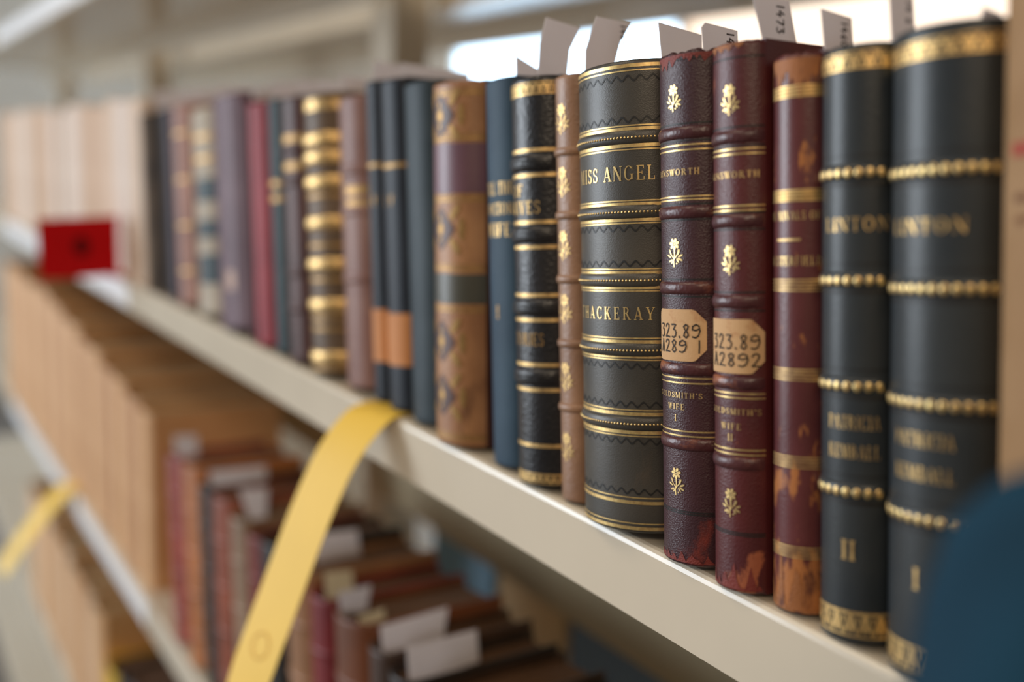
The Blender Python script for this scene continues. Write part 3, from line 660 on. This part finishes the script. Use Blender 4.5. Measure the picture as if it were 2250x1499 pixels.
for x0, w, h, lab, mt in LOW:
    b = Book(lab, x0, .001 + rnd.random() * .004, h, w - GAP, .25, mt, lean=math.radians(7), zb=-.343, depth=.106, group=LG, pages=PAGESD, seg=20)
    for v in (.03, .07, .11, .15): b.band(v, .0025, .0012, mt)
LS = [(-.64, [(8, 209), (31, 207), (31, 184), (10, 184)], 'white paper slip on the dark red volume of the lower shelf', None),
      (-.530, [(10, 204), (62, 202), (62, 186), (12, 184)], 'wide lilac-white paper slip over the slim black lower volume', None),
      (-.447, [(10, 212), (34, 210), (32, 184), (18, 184)], 'white paper slip left of the yellow strip on the lower shelf', None),
      (-.330, [(28, 210), (62, 208), (64, 187), (28, 186)], 'greyish paper slip just right of the yellow strip', None),
      (-.268, [(10, 207), (30, 205), (31, 184), (10, 184)], 'cream paper slip above the wine-red lower volume', PAPERC),
      (-.238, [(6.6, 205), (30, 206), (26, 188), (8, 188)], 'tilted white paper slip on the chestnut lower volume', None),
      (-.212, [(9, 199), (27, 201), (27, 189), (10, 188)], 'small cream paper slip beside the tilted white one', PAPERC),
      (-.18, [(9, 206), (56, 208), (52, 189), (10, 186)], 'long lilac paper slip on the slim dark brown lower volume', None),
      (-.145, [(9, 208), (56, 208), (57, 188), (10, 184)], 'broad lilac-grey paper slip lowest in the picture', None)]
for x, pts, lab, mt in LS: slip(lab, x, pts, lean=math.radians(7), zb=-.343, mat=mt, drop=.0)

# ------------------------------------------------------------------ third shelf, glimpsed at the bottom left
for x0, w, h, lab, c in ((-.70, .05, .18, 'blackish volume on the third shelf under the white lip', (30, 26, 24)), (-.765, .05, .185, 'dark brown volume on the third shelf under the white lip', (58, 40, 32)), (-.83, .05, .19, 'dull maroon volume on the third shelf', (110, 46, 42)),
                         (-.89, .05, .19, 'charcoal volume on the third shelf beside the dull maroon one', (62, 56, 56)), (-.955, .055, .17, 'soot-black volume on the third shelf beside the mustard one', (40, 38, 36)),
                         (-1.03, .065, .15, 'mustard-yellow volume on the third shelf at the bottom left', (196, 158, 10))):
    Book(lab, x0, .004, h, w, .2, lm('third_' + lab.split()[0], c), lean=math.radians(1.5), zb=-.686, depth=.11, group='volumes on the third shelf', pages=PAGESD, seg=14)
x = -1.05
for i in range(11):
    w = .058; x -= w
    Book('tan volume on the third shelf next to the mustard-yellow one' if i == 0 else ORD[i] + ' tan volume on the third shelf, counting left from the mustard one', x, .005, .20 + rp.random() * .01, w - .001, .14, TANV[(i * 2) % 3], lean=0, zb=-.686, depth=.14, group='tan volumes on the third shelf', seg=12)

# ------------------------------------------------------------------ boxes on the far side of the unit
for x0, w, h, c, lab in ((-.69, .13, .12, (120, 156, 182), 'blue-grey box on the far side of the lower shelf'), (-.545, .118, .10, (206, 178, 138), 'tan box on the far side between two blue boxes'), (-.415, .16, .12, (104, 126, 152), 'slate-blue box on the far side of the lower shelf, rightmost')):
    r = empty('storage_box', (x0 + w / 2, .41, -.3428)); tag(r, lab, 'box', 'boxes on the far side of the shelf')
    mt = plain('box_card_' + lab.split()[0], srgb(*c), .7, .05, 40)
    mb = MB(); mb.box(-w / 2, w / 2, -.095, .06, 0, h - .025); mb.build('box_body', mt, r)
    mb = MB(); mb.box(-w / 2 - .002, w / 2 + .002, -.097, .062, h - .025, h); mb.build('box_lid', mt, r)

# ------------------------------------------------------------------ yellow strips, red card
def yellow(label, xc, z, wid, path, skew):
    r = empty('paper_strip', (xc, 0, z)); tag(r, label, 'paper strip', 'yellow strips hanging from the shelf edges')
    pts = []
    for (y0, z0), (y1, z1) in zip(path, path[1:]):
        for k in range(4): pts.append((y0 + (y1 - y0) * k / 4, z0 + (z1 - z0) * k / 4))
    pts.append(path[-1]); n = len(pts)
    for _ in range(3): pts = [pts[0]] + [((pts[i - 1][0] + 2 * pts[i][0] + pts[i + 1][0]) / 4, (pts[i - 1][1] + 2 * pts[i][1] + pts[i + 1][1]) / 4) for i in range(1, n - 1)] + [pts[-1]]
    mb = MB(); m = 8; t = .0003
    def rows(o):
        rr = []
        for i, (y, zz) in enumerate(pts):
            f = min(1, i / (n * .35)); e = max(0, 1 - (n - 1 - i) / 2.0) * .12
            rr.append([(wid * (j / m - .5) * (1 - e), y + skew * (.5 - j / m) * f - o, zz + o * .3) for j in range(m + 1)])
        return rr
    A, B = rows(0), rows(t)
    mb.grid(A); mb.grid(B); mb.grid([[p[0] for p in A], [p[0] for p in B]]); mb.grid([[p[-1] for p in A], [p[-1] for p in B]]); mb.grid([A[-1], B[-1]])
    mb.build('paper', YELLOW, r, True)
    # printed ring near the hanging end
    i = n - 5; y, zz = pts[i]; y2, z2 = pts[i + 2]; l = math.hypot(y2 - y, z2 - zz); dy, dz = (y2 - y) / l, (z2 - zz) / l
    mb = MB()
    for p in ring(0, 0, .0075, .0075, .0007, .0007, 0, 360, 24): mb.add([(a, y + dy * q + skew * (-a / wid) - .0009, zz + dz * q + .0001) for a, q in p], [(0, 1, 2, 3)])
    mb.build('printed_ring', plain('ochre_print', srgb(206, 160, 52), .7, .05), r)
    return r
YP = [(.030, .0012), (.010, .0012), (.000, .0016), (-.008, -.0010), (-.019, -.0115), (-.030, -.0270), (-.0435, -.056), (-.0575, -.092), (-.071, -.126), (-.081, -.152)]
yellow('long yellow paper strip curling down from the middle shelf edge', -.1895, 0, .036, YP, -.0075)
yellow('short blurred yellow strip on the lower shelf edge at the far left', -1.19, -.343, .05, [(.03, .0012), (.0, .0014), (-.012, -.004), (-.03, -.022), (-.055, -.052), (-.08, -.085), (-.095, -.11)], -.004)

r = empty('red_card', (-.845, -.040, .0)); tag(r, 'red card flag standing out from the shelf edge at the left', 'card')
mb = MB(); n = 10
rows = [[(x_ + .002 * math.sin(i / n * 3), -.040 + .080 * i / n, z_ - .004 * (1 - i / n)) for i in range(n + 1)] for x_, z_ in ((-.0006, .002), (-.0006, .066), (.0006, .066), (.0006, .002))]
rows.append(rows[0]); mb.grid(rows); mb.build('card_sheet', RED, r)
mb = MB(); mb.add([(.0036, .002 + a, .034 + q) for a, q in ellipse(0, 0, .008, .010, 0, 20)], [tuple(range(20))]); mb.build('printed_spot', DARKRED, r)
mb = MB(); mb.box(-.004, .004, .030, .050, .0003, .004); mb.build('card_foot', RED, r)

# ------------------------------------------------------------------ teal cloth close to the camera
TEALC = leather('teal_woven_cloth', srgb(15, 50, 68), srgb(22, 62, 82), .85, 2500, .3, spec=.2)
r = empty('hanging_cloth', (.2745, -.0885, -1.1115)); tag(r, 'dark teal cloth with soft folds, blurred in the lower right corner', 'cloth')
mb = MB(); rows = []
na = 56
prof = [(.0115, .085), (.4, .080), (.8, .070), (1.0, .062), (1.10, .056), (1.15, .054), (1.182, .0525), (1.196, .050), (1.205, .044), (1.212, .034), (1.218, .020), (1.221, .006)]
for i, (z, rad) in enumerate(prof):
    row = []
    for j in range(na):
        a = 2 * math.pi * j / na; fold = 1 + .07 * math.sin(6 * a + 1.5 * z) + .045 * math.sin(11 * a - 2 * z)
        row.append((rad * math.cos(a) * fold, rad * math.sin(a) * fold * .9, z))
    rows.append(row)
mb.grid(rows, True); mb.add(rows[-1], [tuple(range(na))]); mb.build('cloth_folds', TEALC, r, True)
